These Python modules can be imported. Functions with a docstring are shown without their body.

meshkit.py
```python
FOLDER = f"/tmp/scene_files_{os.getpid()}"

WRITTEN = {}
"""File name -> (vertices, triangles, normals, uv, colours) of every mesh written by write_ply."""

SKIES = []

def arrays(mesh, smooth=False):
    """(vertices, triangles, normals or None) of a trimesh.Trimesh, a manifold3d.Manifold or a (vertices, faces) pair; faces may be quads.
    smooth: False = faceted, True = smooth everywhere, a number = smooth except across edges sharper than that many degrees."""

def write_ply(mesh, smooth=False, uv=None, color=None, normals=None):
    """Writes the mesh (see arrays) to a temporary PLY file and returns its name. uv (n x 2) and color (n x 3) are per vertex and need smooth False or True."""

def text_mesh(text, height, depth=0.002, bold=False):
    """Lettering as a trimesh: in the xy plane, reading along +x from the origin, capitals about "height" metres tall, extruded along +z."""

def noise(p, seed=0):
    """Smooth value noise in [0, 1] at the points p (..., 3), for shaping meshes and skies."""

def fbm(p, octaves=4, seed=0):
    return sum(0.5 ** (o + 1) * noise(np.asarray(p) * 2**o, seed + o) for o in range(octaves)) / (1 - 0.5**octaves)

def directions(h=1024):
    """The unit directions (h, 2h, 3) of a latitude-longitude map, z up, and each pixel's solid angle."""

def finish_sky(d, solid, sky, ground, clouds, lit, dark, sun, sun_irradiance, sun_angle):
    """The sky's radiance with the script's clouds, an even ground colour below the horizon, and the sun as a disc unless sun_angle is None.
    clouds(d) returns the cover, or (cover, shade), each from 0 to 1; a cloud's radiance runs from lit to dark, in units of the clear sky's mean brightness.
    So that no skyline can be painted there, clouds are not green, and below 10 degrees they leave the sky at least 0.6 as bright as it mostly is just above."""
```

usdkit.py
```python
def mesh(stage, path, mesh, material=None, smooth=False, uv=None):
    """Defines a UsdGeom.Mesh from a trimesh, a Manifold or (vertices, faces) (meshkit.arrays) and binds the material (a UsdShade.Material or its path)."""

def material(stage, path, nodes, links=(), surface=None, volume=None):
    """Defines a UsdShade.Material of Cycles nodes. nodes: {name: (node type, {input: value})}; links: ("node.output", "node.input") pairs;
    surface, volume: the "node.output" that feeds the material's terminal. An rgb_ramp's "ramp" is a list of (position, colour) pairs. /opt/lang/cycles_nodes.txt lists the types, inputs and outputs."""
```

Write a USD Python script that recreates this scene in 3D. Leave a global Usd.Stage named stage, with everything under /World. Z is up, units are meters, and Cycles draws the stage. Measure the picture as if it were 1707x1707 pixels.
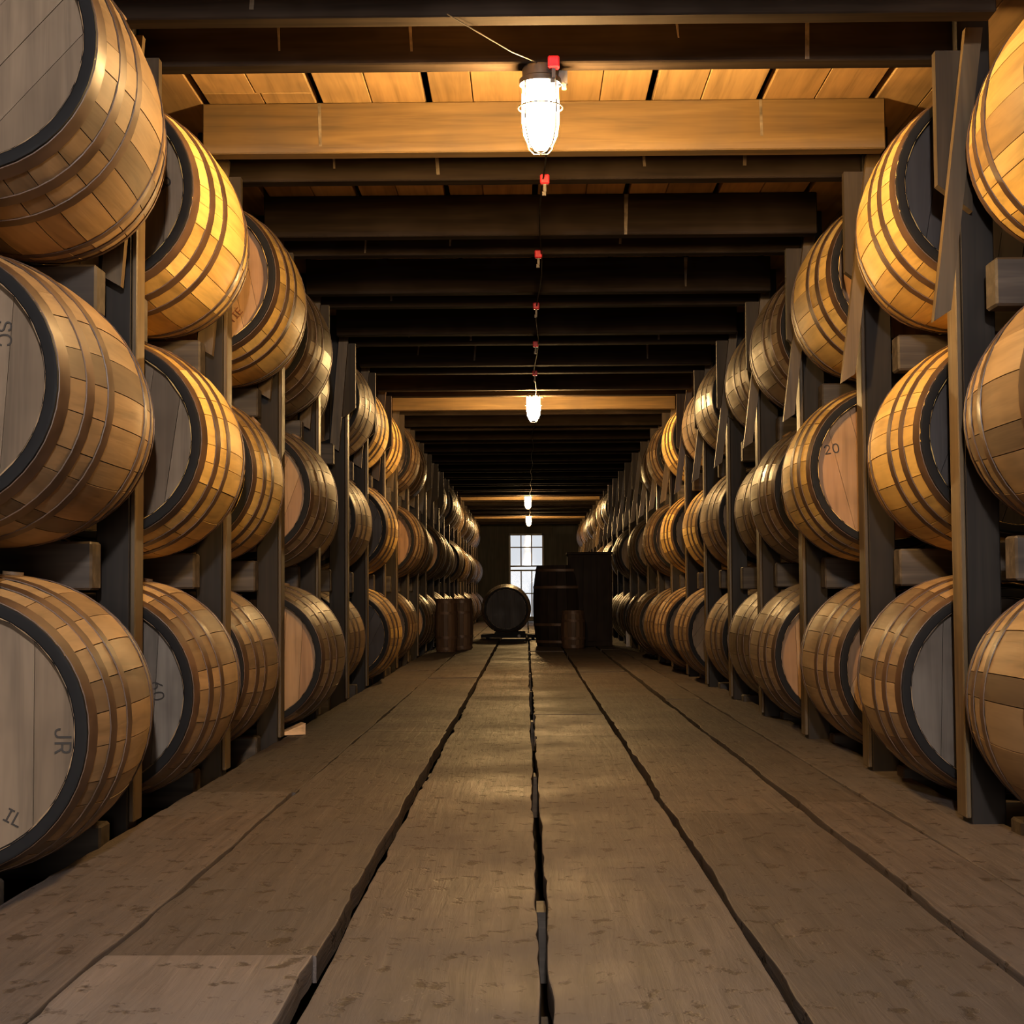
import math, random
import numpy as np
import trimesh
import usdkit, meshkit
from shapely.geometry import Point, box as sbox, Polygon
from pxr import Usd, UsdGeom, UsdLux, UsdShade, Gf, Sdf

stage = Usd.Stage.CreateInMemory()
UsdGeom.SetStageUpAxis(stage, 'Z')
UsdGeom.SetStageMetersPerUnit(stage, 1.0)
WORLD = UsdGeom.Xform.Define(stage, '/World').GetPrim()
UsdGeom.Scope.Define(stage, '/World/Looks')

# ------------------------------------------------------------------ camera
EYE = 0.62                      # eye height over the floor boards
FPX = 2582.0                    # focal length in pixels of the 1707 frame
VP = (877.0, 988.0)             # vanishing point of the aisle
cam = UsdGeom.Camera.Define(stage, '/World/camera')
cam.CreateHorizontalApertureAttr(36.0)
cam.CreateVerticalApertureAttr(36.0)
cam.CreateFocalLengthAttr(36.0 * FPX / 1707.0)
cam.CreateClippingRangeAttr(Gf.Vec2f(0.05, 500.0))
pitch = math.degrees(math.atan((VP[1] - 853.5) / FPX))
yaw = math.degrees(math.atan((VP[0] - 853.5) / FPX))
cam.AddTranslateOp().Set(Gf.Vec3d(0, 0, EYE))
cam.AddRotateZOp().Set(yaw)                # turns left
cam.AddRotateXOp().Set(90 + pitch)         # looks slightly up
cam.AddRotateZOp(opSuffix='roll').Set(-0.35)
cam.CreateExposureAttr(1.5)

# ------------------------------------------------------------------ light
LAMP = 275.0                    # radiance of the lamp globes
FILL_LAMP = 900.0               # whiter fill lamp, added out of view over the photographer
LAMP_COLOR = (1.0, 0.615, 0.24)
dome = UsdLux.DomeLight.Define(stage, '/World/sky')
dome.CreateColorAttr(Gf.Vec3f(0.93, 0.96, 1.0))
dome.CreateIntensityAttr(0.1)
# daylight through the doorway behind the photographer
day = UsdLux.RectLight.Define(stage, '/World/doorway_daylight')
day.CreateWidthAttr(3.0)
day.CreateHeightAttr(1.9)
day.CreateIntensityAttr(5.0)
day.CreateColorAttr(Gf.Vec3f(1.0, 0.86, 0.74))
day.AddTranslateOp().Set(Gf.Vec3d(0, -8.0, 1.0))
day.AddRotateXOp().Set(90)

# ------------------------------------------------------------------ helpers
PITCH = 1.2                     # distance between rack posts along the aisle
PI = math.pi
_used = set()


def numbered(path):
    if path not in _used:
        _used.add(path)
        return path
    k = 1
    while f'{path}_{k:03d}' in _used:
        k += 1
    _used.add(f'{path}_{k:03d}')
    return f'{path}_{k:03d}'


def meta(p, label=None, cat=None, group=None, kind=None):
    for key, v in (('label', label), ('category', cat), ('group', group), ('kind', kind)):
        if v:
            p.SetCustomDataByKey(key, v)
    return p


def thing(name, label=None, cat=None, group=None, kind=None, loc=(0, 0, 0), rz=0.0, tilt=None):
    x = UsdGeom.Xform.Define(stage, numbered('/World/' + name))
    x.AddTranslateOp().Set(Gf.Vec3d(*map(float, loc)))
    if rz:
        x.AddRotateZOp().Set(float(rz))
    if tilt:
        x.AddRotateXYZOp().Set(Gf.Vec3f(*tilt))
    return meta(x.GetPrim(), label, cat, group, kind)


def obj(name, mesh, mat, parent=None, smooth=False, **kw):
    base = str(parent.GetPath()) if parent else '/World'
    m = usdkit.mesh(stage, numbered(base + '/' + name), mesh, mat, smooth=smooth)
    return meta(m.GetPrim(), **kw)


def bx(x0, x1, y0, y1, z0, z1, bevel=0.0):
    if bevel <= 0:
        m = trimesh.creation.box((x1 - x0, y1 - y0, z1 - z0))
        m.apply_translation(((x0 + x1) / 2, (y0 + y1) / 2, (z0 + z1) / 2))
        return m
    pts = []
    for sx in (0, 1):
        for sy in (0, 1):
            for sz in (0, 1):
                p = np.array([(x0, x1)[sx], (y0, y1)[sy], (z0, z1)[sz]], float)
                d = np.array([1 - 2 * sx, 1 - 2 * sy, 1 - 2 * sz]) * bevel
                for a in range(3):
                    q = p + d
                    q[a] = p[a]
                    pts.append(q)
    return trimesh.convex.convex_hull(np.array(pts))


def cat(ms):
    return trimesh.util.concatenate(ms)


def tube(pts, r, n=8):
    pts = np.asarray(pts, float)
    t = np.gradient(pts, axis=0)
    t /= np.linalg.norm(t, axis=1, keepdims=True)
    ref = np.array([0.31, 0.57, 0.76])
    a = np.cross(t, ref)
    a /= np.linalg.norm(a, axis=1, keepdims=True)
    b = np.cross(t, a)
    ang = np.arange(n) * 2 * PI / n
    v = pts[:, None] + r * (np.cos(ang)[None, :, None] * a[:, None] + np.sin(ang)[None, :, None] * b[:, None])
    f = []
    m = len(pts)
    for i in range(m - 1):
        for j in range(n):
            k = (j + 1) % n
            f.append((i * n + j, i * n + k, (i + 1) * n + k, (i + 1) * n + j))
    v = v.reshape(-1, 3)
    f = np.array(f)
    f3 = np.vstack([f[:, [0, 1, 2]], f[:, [0, 2, 3]]])
    caps = [(0, j + 1, j) for j in range(1, n - 1)] + [((m - 1) * n, (m - 1) * n + j, (m - 1) * n + j + 1) for j in range(1, n - 1)]
    tm = trimesh.Trimesh(v, np.vstack([f3, np.array(caps)]), process=False)
    trimesh.repair.fix_normals(tm)
    return tm


def lathe(profile, n=32):
    """profile: (r, z) pairs bottom to top, closed at the axis."""
    return trimesh.creation.revolve(np.array(profile, float), sections=n)


# ------------------------------------------------------------------ materials
def wood(name, dark, mid, light, axis='y', scale=1.0, rough=0.55, bump=0.25, stain=0.35, stain_col=(0.06, 0.045, 0.035), stain_scale=2.2, vary=0.18, metal=0.0, island=False, spec=0.35):
    """Grained wood; grain runs along the given world axis."""
    st = {'x': (1.6, 26, 26), 'y': (26, 1.6, 26), 'z': (26, 26, 1.6)}[axis]
    st = tuple(s * scale for s in st)
    nodes = {
        'geo': ('geometry', {}),
        'map': ('mapping', {'scale': st}),
        'grain': ('noise_texture', {'scale': 1.0, 'detail': 3.0, 'roughness': 0.62, 'distortion': 0.4}),
        'ramp': ('rgb_ramp', {'ramp': [(0.25, dark), (0.5, mid), (0.78, light)]}),
        'blot': ('noise_texture', {'scale': stain_scale, 'detail': 2.5, 'roughness': 0.65}),
        'bramp': ('map_range', {'from_min': 0.48, 'from_max': 0.72, 'to_min': 0.0, 'to_max': stain, 'clamp': True}),
        'mixs': ('mix_color', {'blend_type': 'mix', 'b': stain_col}),
        'info': ('object_info', {}),
        'vr': ('map_range', {'from_min': 0.0, 'from_max': 1.0, 'to_min': 1 - vary, 'to_max': 1 + vary}),
        'hsv': ('hsv', {}),
        'bump': ('bump', {'strength': bump, 'distance': 0.004}),
        'rr': ('map_range', {'from_min': 0.3, 'from_max': 0.7, 'to_min': rough - 0.1, 'to_max': rough + 0.12}),
        'p': ('principled_bsdf', {'metallic': metal, 'specular_ior_level': spec}),
    }
    links = [('geo.position', 'map.vector'), ('map.vector', 'grain.vector'), ('grain.fac', 'ramp.fac'),
             ('geo.position', 'blot.vector'), ('blot.fac', 'bramp.value'), ('bramp.result', 'mixs.fac'), ('ramp.color', 'mixs.a'),
             (('geo.random_per_island' if island else 'info.random'), 'vr.value'), ('vr.result', 'hsv.value'), ('mixs.result', 'hsv.color'), ('hsv.color', 'p.base_color'),
             ('grain.fac', 'bump.height'), ('bump.normal', 'p.normal'), ('blot.fac', 'rr.value'), ('rr.result', 'p.roughness')]
    if bump <= 0:
        del nodes['bump']
        links = [k for k in links if 'bump' not in k[0] + k[1]]
    return usdkit.material(stage, '/World/Looks/' + name, nodes, links, surface='p.BSDF')


def plain(name, color, rough=0.5, metal=0.0, noise=0.25, scale=14.0, spec=0.4):
    dark = tuple(c * (1 - noise) for c in color)
    lite = tuple(min(1, c * (1 + noise)) for c in color)
    return usdkit.material(stage, '/World/Looks/' + name, {
        'geo': ('geometry', {}), 'n': ('noise_texture', {'scale': scale, 'detail': 2.5, 'roughness': 0.6}),
        'r': ('rgb_ramp', {'ramp': [(0.3, dark), (0.7, lite)]}),
        'rr': ('map_range', {'from_min': 0.3, 'from_max': 0.7, 'to_min': max(0.05, rough - 0.1), 'to_max': min(1, rough + 0.1)}),
        'p': ('principled_bsdf', {'metallic': metal, 'specular_ior_level': spec})},
        [('geo.position', 'n.vector'), ('n.fac', 'r.fac'), ('r.color', 'p.base_color'), ('n.fac', 'rr.value'), ('rr.result', 'p.roughness')], surface='p.BSDF')


def emit(name, color, strength):
    return usdkit.material(stage, '/World/Looks/' + name, {'e': ('emission', {'color': color, 'strength': strength})}, [], surface='e.emission')


def sc(c, k):
    return tuple(min(1.0, a * k) for a in c)


def tone(name, c, axis='y', **kw):
    return wood(name, sc(c, 0.62), c, sc(c, 1.25), axis=axis, **kw)


GOLD = [(0.59, 0.38, 0.115), (0.50, 0.315, 0.095), (0.66, 0.45, 0.155), (0.39, 0.245, 0.078), (0.54, 0.365, 0.125), (0.29, 0.175, 0.06)]
DULL = [(0.275, 0.178, 0.092), (0.23, 0.147, 0.075), (0.33, 0.222, 0.118), (0.165, 0.108, 0.060), (0.25, 0.172, 0.10), (0.115, 0.078, 0.048)]
BROWN = [(0.25, 0.165, 0.085), (0.19, 0.125, 0.065), (0.30, 0.205, 0.105), (0.15, 0.10, 0.055), (0.23, 0.165, 0.095)]
M_GOLD = [tone(f'stave_gold_{i}', c, rough=0.52, stain=0.34, vary=0.14, spec=0.25) for i, c in enumerate(GOLD)]
M_DULL = [tone(f'stave_dull_{i}', c, rough=0.56, stain=0.4, vary=0.16, spec=0.22) for i, c in enumerate(DULL)]
M_BROWN = [tone(f'stave_brown_{i}', c, rough=0.46, stain=0.4, vary=0.14, spec=0.28) for i, c in enumerate(BROWN)]
M_KEG = [tone(f'keg_stave_{i}', c, axis='z', rough=0.55, spec=0.2) for i, c in enumerate([(0.075, 0.042, 0.024), (0.06, 0.034, 0.02), (0.09, 0.052, 0.03)])]
M_BODY_GOLD = wood('far_body_gold', (0.26, 0.16, 0.07), (0.43, 0.28, 0.12), (0.54, 0.36, 0.17), rough=0.45, vary=0.34, island=True, bump=0)
M_BODY_DULL = wood('far_body_dull', (0.13, 0.09, 0.045), (0.22, 0.155, 0.08), (0.29, 0.21, 0.11), rough=0.45, vary=0.34, island=True, bump=0)
M_BODY_BROWN = wood('far_body_brown', (0.075, 0.05, 0.028), (0.13, 0.088, 0.047), (0.19, 0.13, 0.07), rough=0.4, vary=0.34, island=True, bump=0)
HEADS = {
    'beige': [(0.185, 0.130, 0.083), (0.145, 0.100, 0.062), (0.215, 0.155, 0.100)],
    'grey': [(0.16, 0.130, 0.102), (0.135, 0.107, 0.083), (0.19, 0.156, 0.124)],
    'orange': [(0.34, 0.195, 0.095), (0.38, 0.225, 0.11), (0.30, 0.165, 0.08)],
    'black': [(0.042, 0.034, 0.032), (0.048, 0.039, 0.036), (0.036, 0.030, 0.029)],
    'brown': [(0.17, 0.115, 0.07), (0.15, 0.10, 0.06), (0.20, 0.135, 0.08)],
}
M_HEAD = {k: [tone(f'head_{k}_{i}', c, axis='z', rough=0.6, stain=(0.55 if k == 'grey' else 0.3), stain_scale=5.0, vary=0.08, spec=0.25) for i, c in enumerate(v)] for k, v in HEADS.items()}
M_HOOP = plain('hoop_steel', (0.080, 0.045, 0.027), rough=0.48, metal=0.12, noise=0.35, scale=9.0, spec=0.28)
M_CHIME = plain('chime_black', (0.011, 0.010, 0.010), spec=0.12, rough=0.65, noise=0.3)
M_BUNG = plain('bung_wood', (0.2, 0.12, 0.06), rough=0.6)
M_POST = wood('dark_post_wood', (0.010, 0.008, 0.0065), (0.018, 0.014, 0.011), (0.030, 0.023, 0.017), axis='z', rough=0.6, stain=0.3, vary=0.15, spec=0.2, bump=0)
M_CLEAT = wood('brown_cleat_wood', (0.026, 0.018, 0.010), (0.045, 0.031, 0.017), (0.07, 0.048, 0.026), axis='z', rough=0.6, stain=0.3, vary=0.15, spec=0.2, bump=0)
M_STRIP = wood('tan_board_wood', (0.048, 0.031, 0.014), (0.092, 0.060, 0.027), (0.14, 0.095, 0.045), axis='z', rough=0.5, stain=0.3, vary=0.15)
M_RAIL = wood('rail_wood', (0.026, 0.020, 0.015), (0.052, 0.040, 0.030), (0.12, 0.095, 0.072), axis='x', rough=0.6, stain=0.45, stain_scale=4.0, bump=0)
M_LIT_JOIST = wood('lit_joist_wood', (0.062, 0.038, 0.014), (0.115, 0.069, 0.024), (0.165, 0.104, 0.038), axis='x', rough=0.65, stain=0.45, stain_scale=3.0, vary=0.1)  # joist timber with the lamp glow put into its colour
M_SHADED_JOIST = wood('shaded_joist_wood', (0.010, 0.007, 0.005), (0.019, 0.013, 0.009), (0.032, 0.022, 0.014), axis='x', rough=0.9, stain=0.3, stain_scale=3.0, vary=0.1, spec=0.04, bump=0)  # same timber darkened: shade away from the lamps put into the colour
M_CEIL = [tone(f'ceiling_board_{i}', c, rough=0.7, stain=0.35, vary=0.1) for i, c in enumerate([(0.44, 0.275, 0.115), (0.38, 0.235, 0.095), (0.49, 0.32, 0.14)])]
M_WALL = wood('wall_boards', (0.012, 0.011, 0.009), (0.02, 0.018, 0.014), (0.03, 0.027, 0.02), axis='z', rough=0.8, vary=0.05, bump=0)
M_VOID = plain('under_floor_dirt', (0.035, 0.029, 0.024), rough=0.9)
M_DARKWOOD = wood('dark_stained_wood', (0.008, 0.005, 0.0035), (0.013, 0.008, 0.006), (0.02, 0.013, 0.009), axis='z', rough=0.7, vary=0.1, spec=0.1, bump=0)
M_SASH = plain('window_paint', (0.07, 0.066, 0.066), rough=0.5)
M_IRON = plain('cast_iron', (0.10, 0.085, 0.07), rough=0.45, metal=0.6)
M_BLACK = plain('black_iron', (0.014, 0.013, 0.012), rough=0.7, metal=0.0, spec=0.12)
M_RED = plain('red_plastic', (0.72, 0.03, 0.05), rough=0.35, noise=0.1)
M_PALE = plain('pale_paint', (0.34, 0.31, 0.32), rough=0.6, noise=0.15)
M_FRESH = tone('fresh_pine', (0.68, 0.45, 0.26), axis='x', rough=0.6, stain=0.05, vary=0.05)
M_INK = plain('black_ink', (0.03, 0.023, 0.018), rough=0.7)
M_REDINK = plain('red_ink', (0.17, 0.055, 0.022), rough=0.7)
M_GLOBE = emit('lamp_globe', LAMP_COLOR, LAMP)
M_FILL_GLOBE = emit('fill_lamp_globe', (1.0, 0.94, 0.92), FILL_LAMP)
M_GLASS = usdkit.material(stage, '/World/Looks/window_glass', {
    'f': ('fresnel', {'IOR': 1.45}), 't': ('transparent_bsdf', {'color': (0.95, 0.96, 0.97)}), 'g': ('glossy_bsdf', {'color': (0.25, 0.25, 0.25), 'roughness': 0.03}), 'm': ('mix_closure', {})},
    [('f.fac', 'm.fac'), ('t.BSDF', 'm.closure1'), ('g.BSDF', 'm.closure2')], surface='m.closure')


def floor_mat(name, base, grey):
    nodes = {
        'geo': ('geometry', {}),
        'map': ('mapping', {'scale': (34, 2.2, 34)}),
        'grain': ('noise_texture', {'scale': 1.0, 'detail': 4.0, 'roughness': 0.65, 'distortion': 0.5}),
        'ramp': ('rgb_ramp', {'ramp': [(0.25, sc(base, 0.6)), (0.5, base), (0.78, sc(base, 1.35))]}),
        'big': ('noise_texture', {'scale': 1.7, 'detail': 4.0, 'roughness': 0.6}),
        'bigr': ('map_range', {'from_min': 0.4, 'from_max': 0.65, 'to_min': 0.0, 'to_max': 0.75, 'clamp': True}),
        'mixg': ('mix_color', {'blend_type': 'mix', 'b': grey}),
        'mapd': ('mapping', {'scale': (19, 15.0, 19)}),
        'dent': ('noise_texture', {'scale': 1.0, 'detail': 4.0, 'roughness': 0.6}),
        'dr': ('map_range', {'from_min': 0.58, 'from_max': 0.66, 'to_min': 0.0, 'to_max': 0.75, 'clamp': True}),
        'mixd': ('mix_color', {'blend_type': 'mix', 'b': (0.034, 0.022, 0.015)}),
        'maps': ('mapping', {'scale': (55, 14.0, 55), 'rotation': (0, 0, 0.5)}),
        'scr': ('noise_texture', {'scale': 1.0, 'detail': 3.0, 'roughness': 0.7, 'distortion': 1.2}),
        'sr': ('map_range', {'from_min': 0.66, 'from_max': 0.74, 'to_min': 0.0, 'to_max': 0.3, 'clamp': True}),
        'mixs': ('mix_color', {'blend_type': 'mix', 'b': (0.24, 0.205, 0.175)}),
        'info': ('object_info', {}),
        'vr': ('map_range', {'to_min': 0.9, 'to_max': 1.1}),
        'hsv': ('hsv', {}),
        'sum': ('math', {'math_type': 'subtract'}),
        'bump': ('bump', {'strength': 0.35, 'distance': 0.006}),
        'rr': ('map_range', {'from_min': 0.35, 'from_max': 0.65, 'to_min': 0.52, 'to_max': 0.72}),
        'p': ('principled_bsdf', {'specular_ior_level': 0.16}),
    }
    links = [('geo.position', 'map.vector'), ('map.vector', 'grain.vector'), ('grain.fac', 'ramp.fac'),
             ('geo.position', 'big.vector'), ('big.fac', 'bigr.value'), ('bigr.result', 'mixg.fac'), ('ramp.color', 'mixg.a'),
             ('geo.position', 'mapd.vector'), ('mapd.vector', 'dent.vector'), ('dent.fac', 'dr.value'), ('dr.result', 'mixd.fac'), ('mixg.result', 'mixd.a'),
             ('geo.position', 'maps.vector'), ('maps.vector', 'scr.vector'), ('scr.fac', 'sr.value'), ('sr.result', 'mixs.fac'), ('mixd.result', 'mixs.a'),
             ('info.random', 'vr.value'), ('vr.result', 'hsv.value'), ('mixs.result', 'hsv.color'), ('hsv.color', 'p.base_color'),
             ('grain.fac', 'sum.value1'), ('dr.result', 'sum.value2'), ('sum.value', 'bump.height'), ('bump.normal', 'p.normal'), ('big.fac', 'rr.value'), ('rr.result', 'p.roughness')]
    return usdkit.material(stage, '/World/Looks/' + name, nodes, links, surface='p.BSDF')


M_FLOOR = [floor_mat('floor_plank_0', (0.095, 0.075, 0.065), (0.090, 0.076, 0.070)),
           floor_mat('floor_plank_1', (0.080, 0.063, 0.054), (0.077, 0.065, 0.060)),
           floor_mat('floor_plank_2', (0.106, 0.085, 0.073), (0.099, 0.084, 0.078)),
           floor_mat('floor_plank_3', (0.160, 0.130, 0.113), (0.150, 0.127, 0.116))]

# ------------------------------------------------------------------ floor
Y_END = 34.2
rng = np.random.default_rng(7)


def plank(x0, x1, y0, y1, z_top, thick, seed, rag=0.006, step=0.09):
    """A worn floor board: ragged long edges, rounded arrises, slight cupping."""
    n = max(2, int((y1 - y0) / step) + 1)
    ys = np.linspace(y0, y1, n)
    q = np.stack([np.full(n, seed * 3.7), ys * 2.3, np.zeros(n)], 1)
    q2 = np.stack([np.full(n, seed * 3.7), ys * 11.0, np.ones(n)], 1)
    eL = x0 + rag * (2 * meshkit.fbm(q, 3, seed) - 1) * 1.6 + rag * 0.8 * np.maximum(0, meshkit.noise(q2, seed + 5) - 0.55) * 4
    eR = x1 - rag * (2 * meshkit.fbm(q + 9.1, 3, seed + 1) - 1) * 1.6 - rag * 0.8 * np.maximum(0, meshkit.noise(q2 + 4.4, seed + 6) - 0.55) * 4
    wav = 0.003 * (2 * meshkit.noise(np.stack([np.full(n, seed), ys * 1.1, np.full(n, 3.3)], 1), seed) - 1)
    rows = []
    for f, dz in ((0, -thick), (0, -0.004), (0.0015, -0.001), (0.005, 0), (0.5, -0.0005), (-0.005, 0), (-0.0015, -0.001), (0, -0.004), (0, -thick)):
        k = len(rows)
        if k < 4:
            x = eL + f
        elif k == 4:
            x = (eL + eR) / 2
        else:
            x = eR + f
        rows.append(np.stack([x, ys, z_top + dz + wav * (dz > -0.02)], 1))
    v = np.stack(rows, 1).reshape(-1, 3)
    m = len(rows)
    f = []
    for i in range(n - 1):
        for j in range(m):
            k = (j + 1) % m
            f.append((i * m + j, i * m + k, (i + 1) * m + k, (i + 1) * m + j))
    f = np.array(f)
    f3 = np.vstack([f[:, [0, 1, 2]], f[:, [0, 2, 3]]])
    caps = [(0, j, j + 1) for j in range(1, m - 1)] + [((n - 1) * m, (n - 1) * m + j + 1, (n - 1) * m + j) for j in range(1, m - 1)]
    tm = trimesh.Trimesh(v, np.vstack([f3, np.array(caps)]), process=False)
    if tm.volume < 0:
        tm.invert()
    return tm


floor = thing('floor', 'worn wide grey-brown plank floor of the aisle between the barrel racks', kind='structure')
LANES = [(-1.06, -0.733), (-0.717, -0.359), (-0.341, 0.015), (0.033, 0.387), (0.405, 0.779), (0.797, 1.005), (1.009, 1.26)]
LIFT = [0.0, 0.008, -0.002, 0.0, -0.003, 0.0, 0.002]
CUTS = [[-8, -3.1, 1.1, 4.9, 8.6, 12.5, 15.9, 19.4, 23.2, 27.4, 31.0, Y_END],
        [-8, -4.4, -0.8, 2.65, 6.9, 11.2, 15.2, 19.0, 22.6, 26.8, 30.5, Y_END],
        [-8, -2.2, 1.3, 5.18, 9.4, 13.1, 16.4, 20.6, 24.8, 29.5, Y_END],
        [-8, -3.6, 1.6, 6.76, 7.92, 12.0, 16.4, 20.2, 24.0, 28.7, Y_END],
        [-8, -2.8, 0.9, 4.4, 8.3, 12.2, 15.6, 19.9, 23.5, 27.9, Y_END],
        [-8, -4.0, 0.2, 4.6, 9.0, 13.2, 16.8, 21.1, 25.2, 29.9, Y_END],
        [-8, -3.0, 2.9, 6.5, 10.6, 14.2, 17.6, 22.0, 26.2, 30.4, Y_END]]
sd = 1
for li, (a, b) in enumerate(LANES):
    for k in range(len(CUTS[li]) - 1):
        y0, y1 = CUTS[li][k], CUTS[li][k + 1]
        mat = M_FLOOR[(sd * 7 + li) % 3]
        lift = LIFT[li] + float(rng.uniform(-0.002, 0.002))
        if li == 3 and abs(y0 - 6.76) < 0.01:
            mat = M_FLOOR[3]
        if li == 1 and abs(y1 - 2.65) < 0.01:
            mat, lift = M_FLOOR[3], 0.012
        obj('plank', plank(a, b, y0 + 0.002, y1 - 0.002, lift, 0.045, sd, rag=0.0055, step=(0.06 if y0 < 9 else 0.2)), mat, floor, smooth=40)
        sd += 1
obj('subfloor', cat([bx(-3.6, 3.6, 2.6, Y_END, -0.6, -0.5), bx(-3.6, -1.075, -8, 2.6, -0.6, -0.01), bx(1.275, 3.6, -8, 2.6, -0.6, -0.01), bx(-1.075, 1.275, -8, 2.6, -0.6, -0.08)]), M_VOID, floor)
for k in range(-3, 14):
    y = 0.9 + 2.4 * k
    obj('sleeper', bx(-1.05, 1.25, y, y + 0.12, -0.2, -0.052), M_RAIL, floor)

# ------------------------------------------------------------------ walls and window
W = 3.5
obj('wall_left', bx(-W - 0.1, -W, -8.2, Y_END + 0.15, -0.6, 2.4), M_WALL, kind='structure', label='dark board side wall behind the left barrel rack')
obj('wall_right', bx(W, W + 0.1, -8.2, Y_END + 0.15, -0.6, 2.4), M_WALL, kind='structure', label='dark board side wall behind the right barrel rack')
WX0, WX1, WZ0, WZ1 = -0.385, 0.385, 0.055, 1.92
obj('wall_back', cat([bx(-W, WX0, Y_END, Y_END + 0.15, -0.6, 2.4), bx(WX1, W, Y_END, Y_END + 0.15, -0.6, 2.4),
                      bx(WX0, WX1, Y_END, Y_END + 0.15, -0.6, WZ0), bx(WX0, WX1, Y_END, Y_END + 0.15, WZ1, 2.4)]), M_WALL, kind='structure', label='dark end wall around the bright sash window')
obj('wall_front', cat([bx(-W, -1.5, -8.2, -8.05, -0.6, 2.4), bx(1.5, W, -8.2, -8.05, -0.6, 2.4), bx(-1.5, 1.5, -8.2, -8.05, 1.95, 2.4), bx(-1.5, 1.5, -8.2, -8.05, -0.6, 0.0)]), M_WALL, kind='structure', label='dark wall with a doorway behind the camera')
win = thing('window_1', 'bright tall sash window with thin glazing bars in the end wall', kind='structure', loc=(0, Y_END, 0))
fr = 0.035
obj('window_frame', cat([bx(WX0, WX0 + fr, 0.02, 0.13, WZ0, WZ1), bx(WX1 - fr, WX1, 0.02, 0.13, WZ0, WZ1), bx(WX0, WX1, 0.02, 0.13, WZ1 - fr, WZ1), bx(WX0, WX1, 0.02, 0.13, WZ0, WZ0 + fr)]), M_SASH, win)
obj('window_sill', bx(WX0 - 0.05, WX1 + 0.05, -0.06, 0.02, WZ0 - 0.05, WZ0, 0.005), M_SASH, win)
zm = 1.17
obj('meeting_rail', cat([bx(WX0 + fr, WX1 - fr, 0.05, 0.09, zm + 0.02, zm + 0.05), bx(WX0 + fr, WX1 - fr, 0.03, 0.07, zm - 0.075, zm - 0.045)]), M_SASH, win)
inner = (WX1 - WX0 - 2 * fr) / 3
for z0, z1, mid in ((zm + 0.05, WZ1 - fr, 1.62), (WZ0 + fr, zm - 0.075, 0.60)):
    for i in (1, 2):
        x = WX0 + fr + i * inner
        obj('glazing_bar', bx(x - 0.012, x + 0.012, 0.055, 0.08, z0, z1), M_SASH, win)
    obj('glazing_bar', bx(WX0 + fr, WX1 - fr, 0.055, 0.08, mid - 0.012, mid + 0.012), M_SASH, win)
    for i in range(3):
        x = WX0 + fr + i * inner
        for a, b in ((z0, mid - 0.012), (mid + 0.012, z1)):
            obj('pane', bx(x + 0.012, x + inner - 0.012, 0.066, 0.07, a, b), M_GLASS, win)

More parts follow.
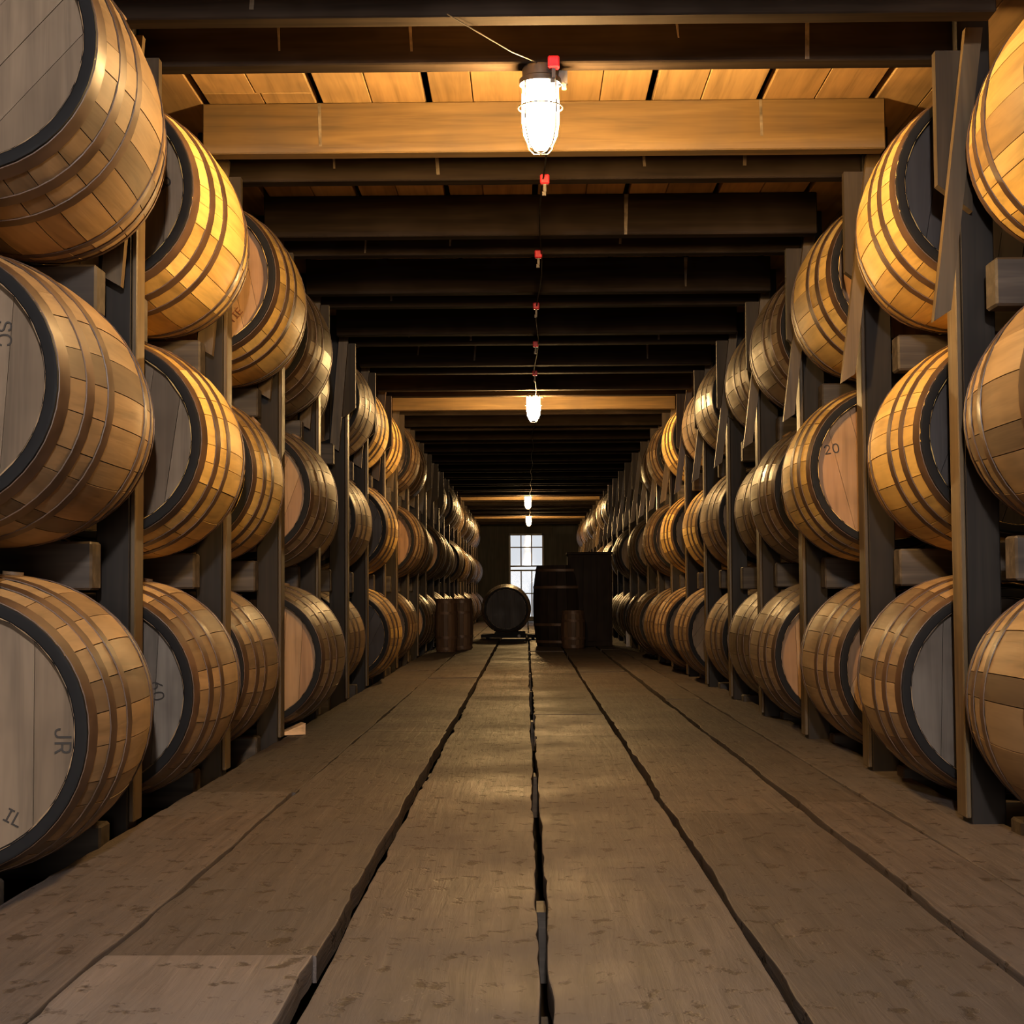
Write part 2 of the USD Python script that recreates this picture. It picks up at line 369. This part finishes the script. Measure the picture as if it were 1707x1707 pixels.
# ------------------------------------------------------------------ ceiling: boards of the storey above, on joists
JB = EYE + 1.45                 # underside of the joists
JD = 0.17
ceil = thing('ceiling', 'wooden ceiling of wide boards on paired joists crossing the aisle', kind='structure')
CL = [-1.42, -1.05, -0.674, -0.313, 0.045, 0.416, 0.78, 1.15, 1.5]
for li in range(len(CL) - 1):
    y = -8.0
    while y < Y_END:
        ln = float(rng.uniform(2.6, 4.4))
        y1 = min(Y_END, y + ln)
        if Y_END - y1 < 0.8:
            y1 = Y_END
        a, b = CL[li] + 0.012, CL[li + 1] - 0.012
        mid = a + (b - a) * float(rng.uniform(0.4, 0.6))
        z = JB + JD
        for p, q in ((a, mid - 0.0015), (mid + 0.0015, b)):
            obj('ceiling_board', bx(p, q, y + 0.002, y1 - 0.002, z, z + 0.035, 0.002), M_CEIL[int(rng.integers(3))], ceil)
        y = y1
obj('upper_deck', cat([bx(-W, W, -8.2, Y_END + 0.15, JB + JD + 0.09, JB + JD + 0.15), bx(-W, -1.42, -8.2, Y_END, JB + JD, JB + JD + 0.04), bx(1.5, W, -8.2, Y_END, JB + JD, JB + JD + 0.04)]), M_WALL, ceil)
JA, JBX = [], []
for k in range(-9, 25):
    for off in (3.22, 3.51):
        y = (off + k) * PITCH
        if y > Y_END - 0.2 or y < -7.9:
            continue
        obj('joist', bx(-1.06, 1.19, y - 0.035, y + 0.035, JB, JB + JD - 0.001, 0.004), M_LIT_JOIST if off == 3.22 and k in (-3, 1, 7, 17, 22) else M_SHADED_JOIST, ceil)  # joists just behind a lamp take the lit copy, all others the shaded

M_DUST = plain('dust_streak', (0.15, 0.12, 0.085), rough=0.9, noise=0.4, scale=30.0, spec=0.1)
srng = np.random.default_rng(5)
for k in range(-1, 6):
    for off in (3.22, 3.51):
        y = (off + k) * PITCH - 0.0352
        for x in (-0.674, -0.313, 0.416, 0.78):
            if srng.uniform() < 0.5:
                continue
            w0, w1, lean = srng.uniform(0.004, 0.009), srng.uniform(0.002, 0.006), srng.uniform(-0.012, 0.012)
            h = JD * srng.uniform(0.55, 0.98)
            z1 = JB + JD - 0.004
            m = trimesh.creation.extrude_polygon(Polygon([(x - w0, z1), (x + lean - w1, z1 - h), (x + lean + w1, z1 - h), (x + w0, z1)]), 0.001)
            m.apply_transform(trimesh.transformations.rotation_matrix(PI / 2, (1, 0, 0)))
            m.apply_translation((0, y, 0))
            obj('dust_streak', m, M_DUST, ceil)

# ------------------------------------------------------------------ barrel racks
NSLOT = 25
XL, XR = -1.056, 1.18           # aisle faces of the posts
PS = 0.09
TIER = [0.34, 1.06, 1.775]      # heights of the barrel axes
RT = 0.3015
for side, name in ((-1, 'left'), (1, 'right')):
    xf = XL if side < 0 else XR
    rack = thing('barrel_rack', f'long timber rack of posts and rails carrying three barrel tiers, {name} of aisle', 'barrel rack')

    def sx(a, b, side=side):
        lo, hi = sorted((side * a, side * b))
        return lo, hi
    ax = abs(xf)
    x0, x1 = sx(ax + 0.50, ax + 0.50 + PS)           # the rack's first post, set back from the aisle
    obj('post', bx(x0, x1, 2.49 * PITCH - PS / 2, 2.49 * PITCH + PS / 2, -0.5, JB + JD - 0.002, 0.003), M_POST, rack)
    for k in range(0, NSLOT + 1):
        y = (3.49 + k) * PITCH
        if y > Y_END - 0.15:
            break
        j = float(rng.uniform(-0.008, 0.008))
        x0, x1 = sx(ax + j, ax + PS + j)
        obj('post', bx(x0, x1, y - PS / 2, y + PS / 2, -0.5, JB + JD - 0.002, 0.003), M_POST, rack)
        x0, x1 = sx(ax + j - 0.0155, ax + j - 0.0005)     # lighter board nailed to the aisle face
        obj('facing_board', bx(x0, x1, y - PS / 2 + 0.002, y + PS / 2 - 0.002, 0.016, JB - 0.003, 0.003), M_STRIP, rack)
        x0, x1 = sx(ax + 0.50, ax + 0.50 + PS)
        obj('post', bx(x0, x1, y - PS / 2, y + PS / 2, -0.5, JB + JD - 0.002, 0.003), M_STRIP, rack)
        # cleat under the joist ends, foot cut on the slant
        x0, x1 = sx(ax - 0.072, ax + 0.02)
        w = x1 - x0
        zb = 1.705 + float(rng.uniform(-0.03, 0.03))
        zt = JB - 0.001
        if side > 0:
            poly = Polygon([(x0, zt), (x0, zb), (x1, zb - w * 0.8), (x1, zt)])
        else:
            poly = Polygon([(x1, zt), (x1, zb), (x0, zb - w * 0.8), (x0, zt)])
        m = trimesh.creation.extrude_polygon(poly, 0.035)
        m.apply_transform(trimesh.transformations.rotation_matrix(PI / 2, (1, 0, 0)))
        m.apply_translation((0, y - PS / 2 - 0.001, 0))
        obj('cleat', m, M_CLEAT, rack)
        # leaning brace nailed over the cleat
        if side > 0:
            xa, xb, za, hw = ax - 0.075, ax + 0.025, 1.33, 0.023
        else:
            xa, xb, za, hw = -(ax + 0.045), -(ax - 0.01), 1.44, 0.026
        zb2 = JB + 0.05
        v = np.array([(xa - hw, za + 0.03 * (side < 0)), (xa + hw, za + 0.03 * (side > 0)), (xb + hw, zb2), (xb - hw, zb2)])
        m = trimesh.creation.extrude_polygon(Polygon(v), 0.03)
        m.apply_transform(trimesh.transformations.rotation_matrix(PI / 2, (1, 0, 0)))
        m.apply_translation((0, y - PS / 2 - 0.038, 0))
        obj('brace', m, M_STRIP, rack)
    for k in range(0, NSLOT + 1):
        yc = (2.99 + k) * PITCH
        if yc + 0.5 > Y_END:
            break
        for t, zc in enumerate(TIER):
            for s in (-1, 1):
                j = float(rng.uniform(-0.02, 0.02))
                x0, x1 = sx(ax + 0.045 + j, 3.35)
                d = 0.125 + float(rng.uniform(-0.01, 0.01))
                obj('rail', bx(x0, x1, yc + s * 0.402 - 0.045, yc + s * 0.402 + 0.045, zc - RT - d, zc - RT - 0.001, 0.006), M_RAIL, rack)

# ------------------------------------------------------------------ barrels
HL, RB, RE = 0.445, 0.33, 0.283


def rad(s):
    return RB - (RB - RE) * (np.abs(s) / HL) ** 2


def ring_pt(r, a, s):
    return np.stack([r * np.sin(a), np.full_like(a, s) if np.ndim(s) == 0 else s, r * np.cos(a)], -1)


def stave_mesh(a0, a1, dr, na=3, ns=14):
    ss = np.linspace(-HL, HL, ns)
    aa = np.linspace(a0, a1, na)
    rows = []
    for s in ss:
        r = rad(s) + dr
        pts = [(r * math.sin(a), s, r * math.cos(a)) for a in aa]
        ri = rad(s) - 0.024
        pts += [(ri * math.sin(a1), s, ri * math.cos(a1)), (ri * math.sin(a0), s, ri * math.cos(a0))]
        rows.append(pts)
    v = np.array(rows)
    n, m = v.shape[:2]
    v = v.reshape(-1, 3)
    f = []
    for i in range(n - 1):
        for j in range(m):
            k = (j + 1) % m
            f.append((i * m + j, i * m + k, (i + 1) * m + k, (i + 1) * m + j))
    f = np.array(f)
    f3 = np.vstack([f[:, [0, 1, 2]], f[:, [0, 2, 3]]])
    caps = [(0, j, j + 1) for j in range(1, m - 1)] + [((n - 1) * m, (n - 1) * m + j + 1, (n - 1) * m + j) for j in range(1, m - 1)]
    tm = trimesh.Trimesh(v, np.vstack([f3, np.array(caps)]), process=False)
    if tm.volume < 0:
        tm.invert()
    return tm


def hoop_mesh(s0, s1, n=48, t=0.0028):
    prof = [(rad(s0) + 0.0003, s0), (rad(s0) + t, s0 + 0.0006), (rad((s0 + s1) / 2) + t, (s0 + s1) / 2), (rad(s1) + t, s1 - 0.0006), (rad(s1) + 0.0003, s1)]
    v, f = [], []
    m = len(prof)
    for i in range(n):
        a = 2 * PI * i / n
        for r, s in prof:
            v.append((r * math.sin(a), s, r * math.cos(a)))
    for i in range(n):
        for j in range(m - 1):
            a, b = i * m + j, ((i + 1) % n) * m + j
            f += [(a, b, b + 1), (a, b + 1, a + 1)]
    tm = trimesh.Trimesh(np.array(v), np.array(f), process=False)
    c = tm.triangles_center * (1, 0, 1)
    if (tm.face_normals * c).sum() < 0:
        tm.invert()
    return tm


def chime_mesh(sgn, n=48):
    e = HL
    prof = [(rad(e) + 0.0022, e - 0.006), (rad(e) + 0.0012, e + 0.001), (rad(e) - 0.004, e + 0.003), (rad(e) - 0.021, e + 0.002), (rad(e) - 0.026, e - 0.002), (rad(e) - 0.027, e - 0.034)]
    v, f = [], []
    m = len(prof)
    for i in range(n):
        a = 2 * PI * i / n
        for r, s in prof:
            v.append((r * math.sin(a), sgn * s, r * math.cos(a)))
    for i in range(n):
        for j in range(m - 1):
            a, b = i * m + j, ((i + 1) % n) * m + j
            f += [(a, b, b + 1), (a, b + 1, a + 1)]
    tm = trimesh.Trimesh(np.array(v), np.array(f), process=False)
    d = tm.face_normals[:, 1] * sgn
    if d.sum() < 0:
        tm.invert()
    return tm


RH = RE - 0.0255


def head_boards(sgn, seed):
    r = np.random.default_rng(seed)
    w = r.uniform(0.7, 1.3, 7)
    xs = -RH + 2 * RH * np.concatenate([[0], np.cumsum(w)]) / w.sum()
    disc = Point(0, 0).buffer(RH, quad_segs=12)
    out = []
    for i in range(7):
        p = disc.intersection(sbox(xs[i] + 0.0006, -1, xs[i + 1] - 0.0006, 1))
        m = trimesh.creation.extrude_polygon(p, 0.02 + float(r.uniform(-0.0008, 0.0008)))
        m.apply_transform(trimesh.transformations.rotation_matrix(PI / 2, (1, 0, 0)))   # extrudes towards -y
        if sgn < 0:
            m.apply_translation((0, -(HL - 0.03) + 0.02, 0))
        else:
            m.apply_transform(trimesh.transformations.rotation_matrix(PI, (0, 0, 1)))
            m.apply_translation((0, (HL - 0.03) - 0.02, 0))
        out.append(m)
    return out


HOOPS = [(-0.438, -0.392), (-0.312, -0.270), (-0.188, -0.148), (0.148, 0.188), (0.270, 0.312), (0.392, 0.438)]
HOOP_MESH = [hoop_mesh(a, b) for a, b in HOOPS]
CHIME = {s: chime_mesh(s) for s in (-1, 1)}
KINDS = {  # body, head, words
    'A': ('dull', 'beige', 'weathered oak barrel with beige head'),
    'B': ('gold', 'orange', 'golden oak barrel with orange-tan head'),
    'C': ('gold', 'black', 'golden oak barrel with blackened head'),
    'D': ('brown', 'orange', 'dark brown barrel with orange-tan head'),
    'E': ('brown', 'brown', 'dark brown barrel with brown head'),
    'F': ('dull', 'grey', 'weathered oak barrel with mottled grey head'),
    'G': ('dull', 'brown', 'weathered oak barrel with brown head'),
    'H': ('gold', 'beige', 'golden oak barrel with beige head'),
    'J': ('brown', 'black', 'dark brown barrel with blackened head'),
    'I': ('dull', 'orange', 'weathered oak barrel with orange-tan head'),
}
BODY = {'gold': M_GOLD, 'dull': M_DULL, 'brown': M_BROWN}
FAR_BODY = {'gold': M_BODY_GOLD, 'dull': M_BODY_DULL, 'brown': M_BODY_BROWN}


def make_class(kind, detailed):
    body, head, _ = KINDS[kind]
    nm = f'oak_barrel_kind_{kind.lower()}' + ('' if detailed else '_plain')
    c = stage.CreateClassPrim('/World/' + nm)
    c.SetTypeName('Xform')
    r = np.random.default_rng(100 + ord(kind) + 7 * detailed)
    n = 25
    w = r.uniform(0.6, 1.4, n)
    edges = 2 * PI * np.concatenate([[0], np.cumsum(w)]) / w.sum()
    g = 0.0011 / RB
    mats = BODY[body]
    if detailed:
        pw = [0.26, 0.2, 0.18, 0.12, 0.16, 0.08] if len(mats) == 6 else [0.26, 0.2, 0.2, 0.14, 0.2]
        for i in range(n):
            obj('stave', stave_mesh(edges[i] + g, edges[i + 1] - g, float(r.uniform(-0.0009, 0.0009))), mats[int(r.choice(len(mats), p=pw))], c, smooth=30)
        for s in (-1, 1):
            for m in head_boards(s, 11 + ord(kind) + s):
                obj('head_board', m, M_HEAD[head][int(r.integers(3))], c)
        b = trimesh.creation.cylinder(0.024, 0.012, sections=16)
        b.apply_translation((0, 0, RB + 0.001))
        b.apply_transform(trimesh.transformations.rotation_matrix((edges[0] + edges[1]) / 2, (0, 1, 0)))
        obj('bung', b, M_BUNG, c, smooth=30)
    else:
        body_m = cat([stave_mesh(edges[i] + g, edges[i + 1] - g, 0.0, ns=10) for i in range(n)])
        obj('body', body_m, FAR_BODY[body], c, smooth=30)
        for s in (-1, 1):
            obj('head', cat(head_boards(s, 11 + ord(kind) + s)), M_HEAD[head][0], c)
    for m in HOOP_MESH:
        obj('hoop', m, M_HOOP, c, smooth=35)
    for s in (-1, 1):
        obj('chime', CHIME[s], M_CHIME, c, smooth=35)
    return c


CLASS = {(k, d): make_class(k, d) for k in KINDS for d in (True, False)}


def edge_to_x(px, slot):
    """Where the barrel axis lies so that its outline shows at px pixels off the vanishing line."""
    yc = (2.99 + slot - 1) * PITCH
    s = np.linspace(-HL, HL, 60)
    return float(np.max(px * (yc + s) / FPX + rad(s)))


# outlines measured against the aisle's vanishing line: tier -> {slot: pixels}; None = no barrel there
EDGE_L = [{1: 626, 2: 480, 3: 415, 4: 306, 5: 308, 6: 269, 7: 207, 10: 181, 12: 144},
          {1: 622, 2: 475, 3: 409, 4: 317, 6: 257, 7: 213, 9: 170, 12: 133},
          {1: 609, 2: 464, 3: 372, 4: 327, 5: 329, 6: 252, 7: 228, 8: 206, 9: 177, 10: 165, 11: None, 12: None, 13: None, 14: 132}]
EDGE_R = [{1: 726, 2: 553, 3: 454, 4: 372, 5: 334, 6: 295, 7: 244, 8: 212, 9: 195, 10: 172},
          {1: 730, 2: 573, 3: 433, 4: 377, 5: 347, 6: 290, 7: 260, 8: 223, 9: 194, 11: 168, 13: 144},
          {1: 749, 2: 563, 3: 448, 4: 377, 5: 335, 6: 283, 7: 261, 8: 227, 9: 202, 11: None, 12: None, 13: None, 14: None, 15: None}]
KIND_L = ['AFGDEGCEEGDGDG', 'AHHDEGCEIDGIGG', 'AHBDEGHBGEEEDG']
KIND_R = ['AFIIEGGGGEGEGG', 'ACBDGGHHGEGDEG', 'HCBEGEGBGEEEEG']
ORD = ['first', 'second', 'third', 'fourth', 'fifth', 'sixth', 'seventh', 'eighth', 'ninth', 'tenth', 'eleventh', 'twelfth', 'thirteenth', 'fourteenth', 'fifteenth',
       'sixteenth', 'seventeenth', 'eighteenth', 'nineteenth', 'twentieth', 'twenty-first', 'twenty-second', 'twenty-third', 'twenty-fourth', 'twenty-fifth', 'twenty-sixth']
# front chimes where they can be seen, measured the same way: the barrel's skew follows
FRONT_L = [{1: 735, 2: 557, 3: 472, 4: 343}, {1: 785, 2: 547, 3: 460, 4: 361}, {1: 730, 2: 560, 3: 422, 4: 366}]
FRONT_R = [{2: 624, 3: 519, 4: 413}, {2: 662, 3: 478, 4: 416}, {2: 630, 3: 516}]
TNAME = ['bottom', 'middle', 'top']
MARKED = {}
SPECIAL_ROLL = {(-1, 0, 1): 0, (-1, 1, 1): 4, (-1, 2, 1): 42, (-1, 2, 2): 2, (-1, 1, 2): 8, (-1, 0, 2): 3, (-1, 2, 3): -12, (1, 1, 3): -14, (1, 0, 2): 2, (-1, 0, 4): 3}
brng = np.random.default_rng(23)
for side, EDGE, KIND, FRONT in ((-1, EDGE_L, KIND_L, FRONT_L), (1, EDGE_R, KIND_R, FRONT_R)):
    sname = 'left' if side < 0 else 'right'
    for t in range(3):
        count = 0
        for slot in range(1, NSLOT + 1):
            yc = (2.99 + slot - 1) * PITCH
            if yc + 0.6 > Y_END:
                break
            jit = brng.uniform(-1, 1, 4)
            px = EDGE[t].get(slot, 'x')
            if px is None:
                continue
            nominal = 1.25 if side < 0 else 1.40
            xc = edge_to_x(px, slot) if px != 'x' else nominal + 0.05 * jit[0] + (0.1 if slot in (5, 8) else 0.0)
            kind = KIND[t][slot - 1] if slot <= len(KIND[t]) else 'EGEGED'[int((jit[1] + 1) * 2.999)]
            detailed = slot <= 9
            roll = SPECIAL_ROLL.get((side, t, slot), float(jit[2]) * 40)
            turn = float(jit[1]) * 0.6
            if slot in FRONT[t]:
                xf_ = FRONT[t][slot] * (yc - HL) / FPX + RE
                xr_ = px * (yc + HL) / FPX + RE
                xc = (xf_ + xr_) / 2
                turn = -side * math.degrees(math.asin((xr_ - xf_) / (2 * HL)))
            loc = (side * xc, yc + 0.015 * float(jit[3]), TIER[t])
            b = thing('oak_barrel', None, 'barrel', 'oak barrels lying in the racks', loc=loc, rz=turn)
            UsdGeom.Xformable(b).AddRotateYOp().Set(roll)
            b.GetReferences().AddInternalReference(CLASS[(kind, detailed)].GetPath())
            meta(b, f'{KINDS[kind][2]}, {ORD[count]} from front in {sname} rack, {TNAME[t]} tier')
            if (side, t, slot) in SPECIAL_ROLL:
                MARKED[(side, t, slot)] = (b, roll)
            else:
                b.SetInstanceable(True)
            count += 1


def mark(key, text, h, u, w, ang, mat=M_INK, bold=False):
    """Stencilled letters on a barrel's front head, at (u, w) from the middle, turned by ang degrees as seen in the room."""
    b, roll = MARKED[key]
    m = meshkit.text_mesh(text, h, 0.0012, bold)
    m.apply_translation(-m.bounds.mean(0) * (1, 1, 0))
    R = trimesh.transformations.rotation_matrix
    m.apply_transform(R(math.radians(ang), (0, 0, 1)))
    m.apply_translation((u, w, 0))
    m.apply_transform(R(PI / 2, (1, 0, 0)))
    m.apply_translation((0, -(HL - 0.0288), 0))
    m.apply_transform(R(-math.radians(roll), (0, 1, 0)))
    obj('stencil_mark', m, mat, b, label=('red' if mat is M_REDINK else 'black') + ' stencilled letters')


mark((-1, 0, 1), 'JR', 0.034, 0.230, -0.018, -90)
mark((-1, 0, 1), 'IL', 0.028, 0.133, -0.172, -28)
mark((-1, 1, 1), 'SC', 0.030, 0.166, 0.100, -90)
mark((-1, 2, 2), '8', 0.045, 0.195, 0.018, -60)
mark((-1, 2, 3), 'STIE', 0.027, 0.128, -0.15, 50, M_REDINK)
mark((-1, 0, 2), '60', 0.034, 0.180, 0.01, -80)
mark((1, 1, 3), '20', 0.034, -0.205, 0.072, 10)

# ------------------------------------------------------------------ caged lamps under the joists
def lamp(k, x, name_label, zc_drop=0.0, bulb=None):
    y = (3.51 + k) * PITCH
    t = thing('ceiling_lamp', name_label, 'lamp', 'caged lamps along the ceiling', loc=(x, y, JB))
    d = zc_drop
    obj('lamp_base', lathe([(0, -0.001), (0.046, -0.001), (0.050, -0.008), (0.050, -0.030 + d), (0.058, -0.036 + d), (0.058, -0.050 + d), (0, -0.050 + d)][::-1], 28), M_IRON, t, smooth=30)
    obj('glass_globe', lathe([(0, -0.232 + d), (0.02, -0.229 + d), (0.036, -0.217 + d), (0.047, -0.192 + d), (0.052, -0.155 + d), (0.052, -0.10 + d), (0.050, -0.0505 + d), (0, -0.0505 + d)], 12), bulb or M_GLOBE, t, smooth=40)
    for i in range(4):
        a = i * PI / 2 + PI / 4
        pts = [(r * math.cos(a), r * math.sin(a), z + d) for r, z in ((0.058, -0.05), (0.060, -0.12), (0.057, -0.18), (0.045, -0.222), (0.025, -0.24), (0.004, -0.243))]
        obj('guard_wire', tube(pts, 0.0022, 6), M_IRON, t, smooth=40)
    ring = [(0.0615 * math.cos(a), 0.0615 * math.sin(a), -0.115 + d) for a in np.linspace(0, 2 * PI, 25)]
    obj('guard_ring', tube(ring, 0.0022, 6), M_IRON, t, smooth=40)
    obj('cage_screw', cat([bx(0.05, 0.075, -0.006, 0.006, -0.05 + d, -0.012), bx(0.06, 0.072, -0.009, 0.009, -0.062 + d, -0.05 + d)]), M_IRON, t)
    return t


lamp(0, 0.047, 'bright caged bulb hanging under the nearest joist of the aisle')
lamp(6, 0.060, 'second lit bulb from the front, above the aisle', 0.05)
lamp(16, 0.03, 'third lit bulb from the front, just above the window as seen', 0.05)
lamp(21, 0.05, 'farthest lit bulb, close above the end window', 0.05)
lamp(-4, 0.05, 'caged white fill bulb added unseen over the photographer', 0, M_FILL_GLOBE)  # added to brighten the near floor and barrel heads

# red fittings on the joists, and the cable they carry
for k, x in ((0, 0.083), (1, 0.073), (2, 0.060), (3, 0.058), (4, 0.062), (5, 0.064)):
    y = (3.51 + k) * PITCH - 0.05
    t = thing('cable_clip', f'small red plastic fitting on the underside of the joist, {ORD[k]} from the front', 'clip', 'red fittings along the joists', loc=(x, y, JB))
    obj('clip_body', bx(-0.016, 0.016, -0.013, 0.013, -0.022, 0.012, 0.004), M_RED, t)
    obj('tab', cat([bx(-0.005, 0.005, -0.004, 0.004, -0.05, -0.0215), bx(-0.009, 0.004, -0.004, 0.004, -0.062, -0.048)]), M_IRON, t)
pts = [(0.068 + 0.01 * math.sin(i * 0.9), 4.27 + i * 0.3, JB - 0.005 - 0.005 * (i % 4 == 2)) for i in range(90)]
cb = obj('ceiling_cable', tube(pts, 0.003, 6), M_BLACK, smooth=40)
meta(cb, 'thin dark cable running along under the ceiling joists', 'cable')
w = obj('loose_wire', tube([(-0.19, 3.80, JB - 0.004), (-0.12, 3.9, JB - 0.012), (-0.03, 4.05, JB - 0.014), (0.04, 4.17, JB - 0.002)], 0.0016, 6), M_IRON, smooth=40)
meta(w, 'thin pale wire slanting to the nearest bulb from the joist before it', 'wire')


# ------------------------------------------------------------------ chocks on the floor edge
def at_floor(px, py):
    y = EYE * FPX / (py - VP[1])
    return (px - VP[0]) * y / FPX, y


def wedge(name, label, loc, rz, size, mat):
    l, w_, h = size
    v = np.array([(-l / 2, -w_ / 2, 0), (l / 2, -w_ / 2, 0), (l / 2, w_ / 2, 0), (-l / 2, w_ / 2, 0), (l / 2, -w_ / 2, h), (l / 2, w_ / 2, h), (-l / 2, -w_ / 2, h * 0.25), (-l / 2, w_ / 2, h * 0.25)])
    m = trimesh.convex.convex_hull(v)
    m.apply_transform(trimesh.transformations.rotation_matrix(math.radians(rz), (0, 0, 1)))
    m.apply_translation(loc)
    return meta(obj(name, m, mat), label, 'wooden chock')


x, y = at_floor(487, 1221)
wedge('wooden_chock', 'pale fresh-cut wooden wedge on the floor edge under the left rack', (x, y, 0.001), 28, (0.10, 0.06, 0.05), M_FRESH)

# ------------------------------------------------------------------ far end of the aisle
def upright_barrel(name, label, loc, r, h, mats, cat_='barrel'):
    t = thing(name, label, cat_, loc=loc)
    n = 18
    prof = lambda s: r * (1 - 0.14 * (2 * s - 1) ** 2)
    for i in range(n):
        a0, a1 = 2 * PI * i / n + 0.006, 2 * PI * (i + 1) / n - 0.006
        v, f = [], []
        zs = np.linspace(0, 1, 8)
        for s in zs:
            ro, ri = prof(s), prof(s) - 0.015
            v += [(ro * math.cos(a0), ro * math.sin(a0), s * h), (ro * math.cos(a1), ro * math.sin(a1), s * h), (ri * math.cos(a1), ri * math.sin(a1), s * h), (ri * math.cos(a0), ri * math.sin(a0), s * h)]
        for k in range(7):
            for j in range(4):
                q = (j + 1) % 4
                f += [(k * 4 + j, k * 4 + q, k * 4 + 4 + q), (k * 4 + j, k * 4 + 4 + q, k * 4 + 4 + j)]
        f += [(0, 2, 1), (0, 3, 2), (28, 29, 30), (28, 30, 31)]
        m = trimesh.Trimesh(np.array(v), np.array(f), process=False)
        if m.volume < 0:
            m.invert()
        obj('stave', m, mats[i % len(mats)], t, smooth=30)
    for s in (0.06, 0.27, 0.73, 0.94):
        ro = prof(s) + 0.003
        obj('hoop', trimesh.creation.annulus(ro - 0.006, ro + 0.001, 0.03, transform=trimesh.transformations.translation_matrix((0, 0, s * h)), sections=32), M_HOOP, t, smooth=35)
    d = trimesh.creation.cylinder(prof(1) - 0.016, 0.02, sections=32)
    d.apply_translation((0, 0, h - 0.03))
    obj('head', d, mats[0], t)
    return t


# low cart with a round barrel on it
CY = 20.6
cx = (843 - VP[0]) * CY / FPX
zc = EYE + (VP[1] - 1015) * CY / FPX
cart = thing('hand_cart', 'low dark iron cart with an upright handle under the barrel before the window', 'cart', loc=(cx + 0.05, CY, 0))
obj('cart_deck', bx(-0.38, 0.42, -0.32, 0.4, zc - 0.30 - 0.075, zc - 0.30 - 0.03, 0.006), M_BLACK, cart)
for sxx in (-0.3, 0.3):
    for syy in (-0.2, 0.3):
        wm = trimesh.creation.cylinder(max(0.02, (zc - 0.385) / 2), 0.04, sections=20)
        wm.apply_transform(trimesh.transformations.rotation_matrix(PI / 2, (0, 1, 0)))
        wm.apply_translation((sxx, syy, max(0.02, (zc - 0.385) / 2) + 0.001))
        obj('wheel', wm, M_BLACK, cart, smooth=30)
for syy in (-0.27, 0.3):
    obj('cradle', bx(-0.2, 0.2, syy - 0.03, syy + 0.03, zc - 0.332, zc - 0.301), M_BLACK, cart)
obj('draw_bar', tube([(0.22, -0.32, zc - 0.35), (0.22, -0.7, 0.03)], 0.018), M_BLACK, cart)
for sxx in (0.12, 0.40):
    obj('pale_knob', trimesh.creation.icosphere(2, 0.022).apply_translation((sxx, -0.345, zc - 0.35)), M_PALE, cart, smooth=True, label='pale round bolt head')
b = thing('oak_barrel', 'round dark barrel seen head-on, resting on a cart before window', 'barrel', loc=(cx, CY, zc), rz=0.4)
b.GetReferences().AddInternalReference(CLASS[('J', True)].GetPath())
b.SetInstanceable(True)

# dark cabinet with another barrel beside it
y = 17.75
x0, x1 = (946 - VP[0]) * y / FPX, (1019 - VP[0]) * y / FPX
zt = EYE + (VP[1] - 921) * y / FPX
cab = thing('dark_cabinet', 'tall near-black wooden cabinet standing at the right end of the aisle', 'cabinet', loc=(0, y, 0))
obj('cabinet_body', bx(x0, x1, 0.0, 0.5, 0.001, zt - 0.03, 0.006), M_DARKWOOD, cab)
obj('cabinet_top', bx(x0 - 0.012, x1 + 0.012, -0.015, 0.51, zt - 0.0295, zt, 0.005), M_DARKWOOD, cab)
for i in range(3):
    a = x0 + 0.02 + i * (x1 - x0 - 0.04) / 3
    obj('door_board', bx(a + 0.004, a + (x1 - x0 - 0.04) / 3 - 0.004, -0.012, -0.0005, 0.06, zt - 0.06, 0.003), M_DARKWOOD, cab)
upright_barrel('upright_barrel', 'full-sized near-black barrel on end, left of the tall cabinet', ((935 - VP[0]) * 17.9 / FPX, 18.0, 0.001), 0.33, 0.93, [M_DARKWOOD])
x, y = at_floor(953, 1080)
upright_barrel('small_keg', 'small upright brown keg standing in front of the dark cabinet', (x, y - 0.2, 0.001), 0.135, 0.42, M_KEG, 'keg')
x, y = at_floor(769, 1083)
upright_barrel('upright_barrel', 'slim upright barrel on end beside the left rack, nearer the aisle', (x, y, 0.001), 0.125, 0.56, M_KEG)
x, y = at_floor(741, 1087)
upright_barrel('upright_barrel', 'slim upright barrel on end tucked against the left rack', (x, y + 0.25, 0.001), 0.12, 0.56, M_KEG)
x, y = at_floor(1049, 1079)
pb = thing('leaning_board', 'pale grey upright board standing against the right rack near the cabinet', 'board', loc=(x, y, 0))
obj('panel', bx(-0.05, 0.05, 0, 0.02, 0.001, 0.47, 0.003), M_PALE, pb)
obj('batten', bx(-0.05, 0.05, 0.0205, 0.04, 0.06, 0.12, 0.003), M_PALE, pb)
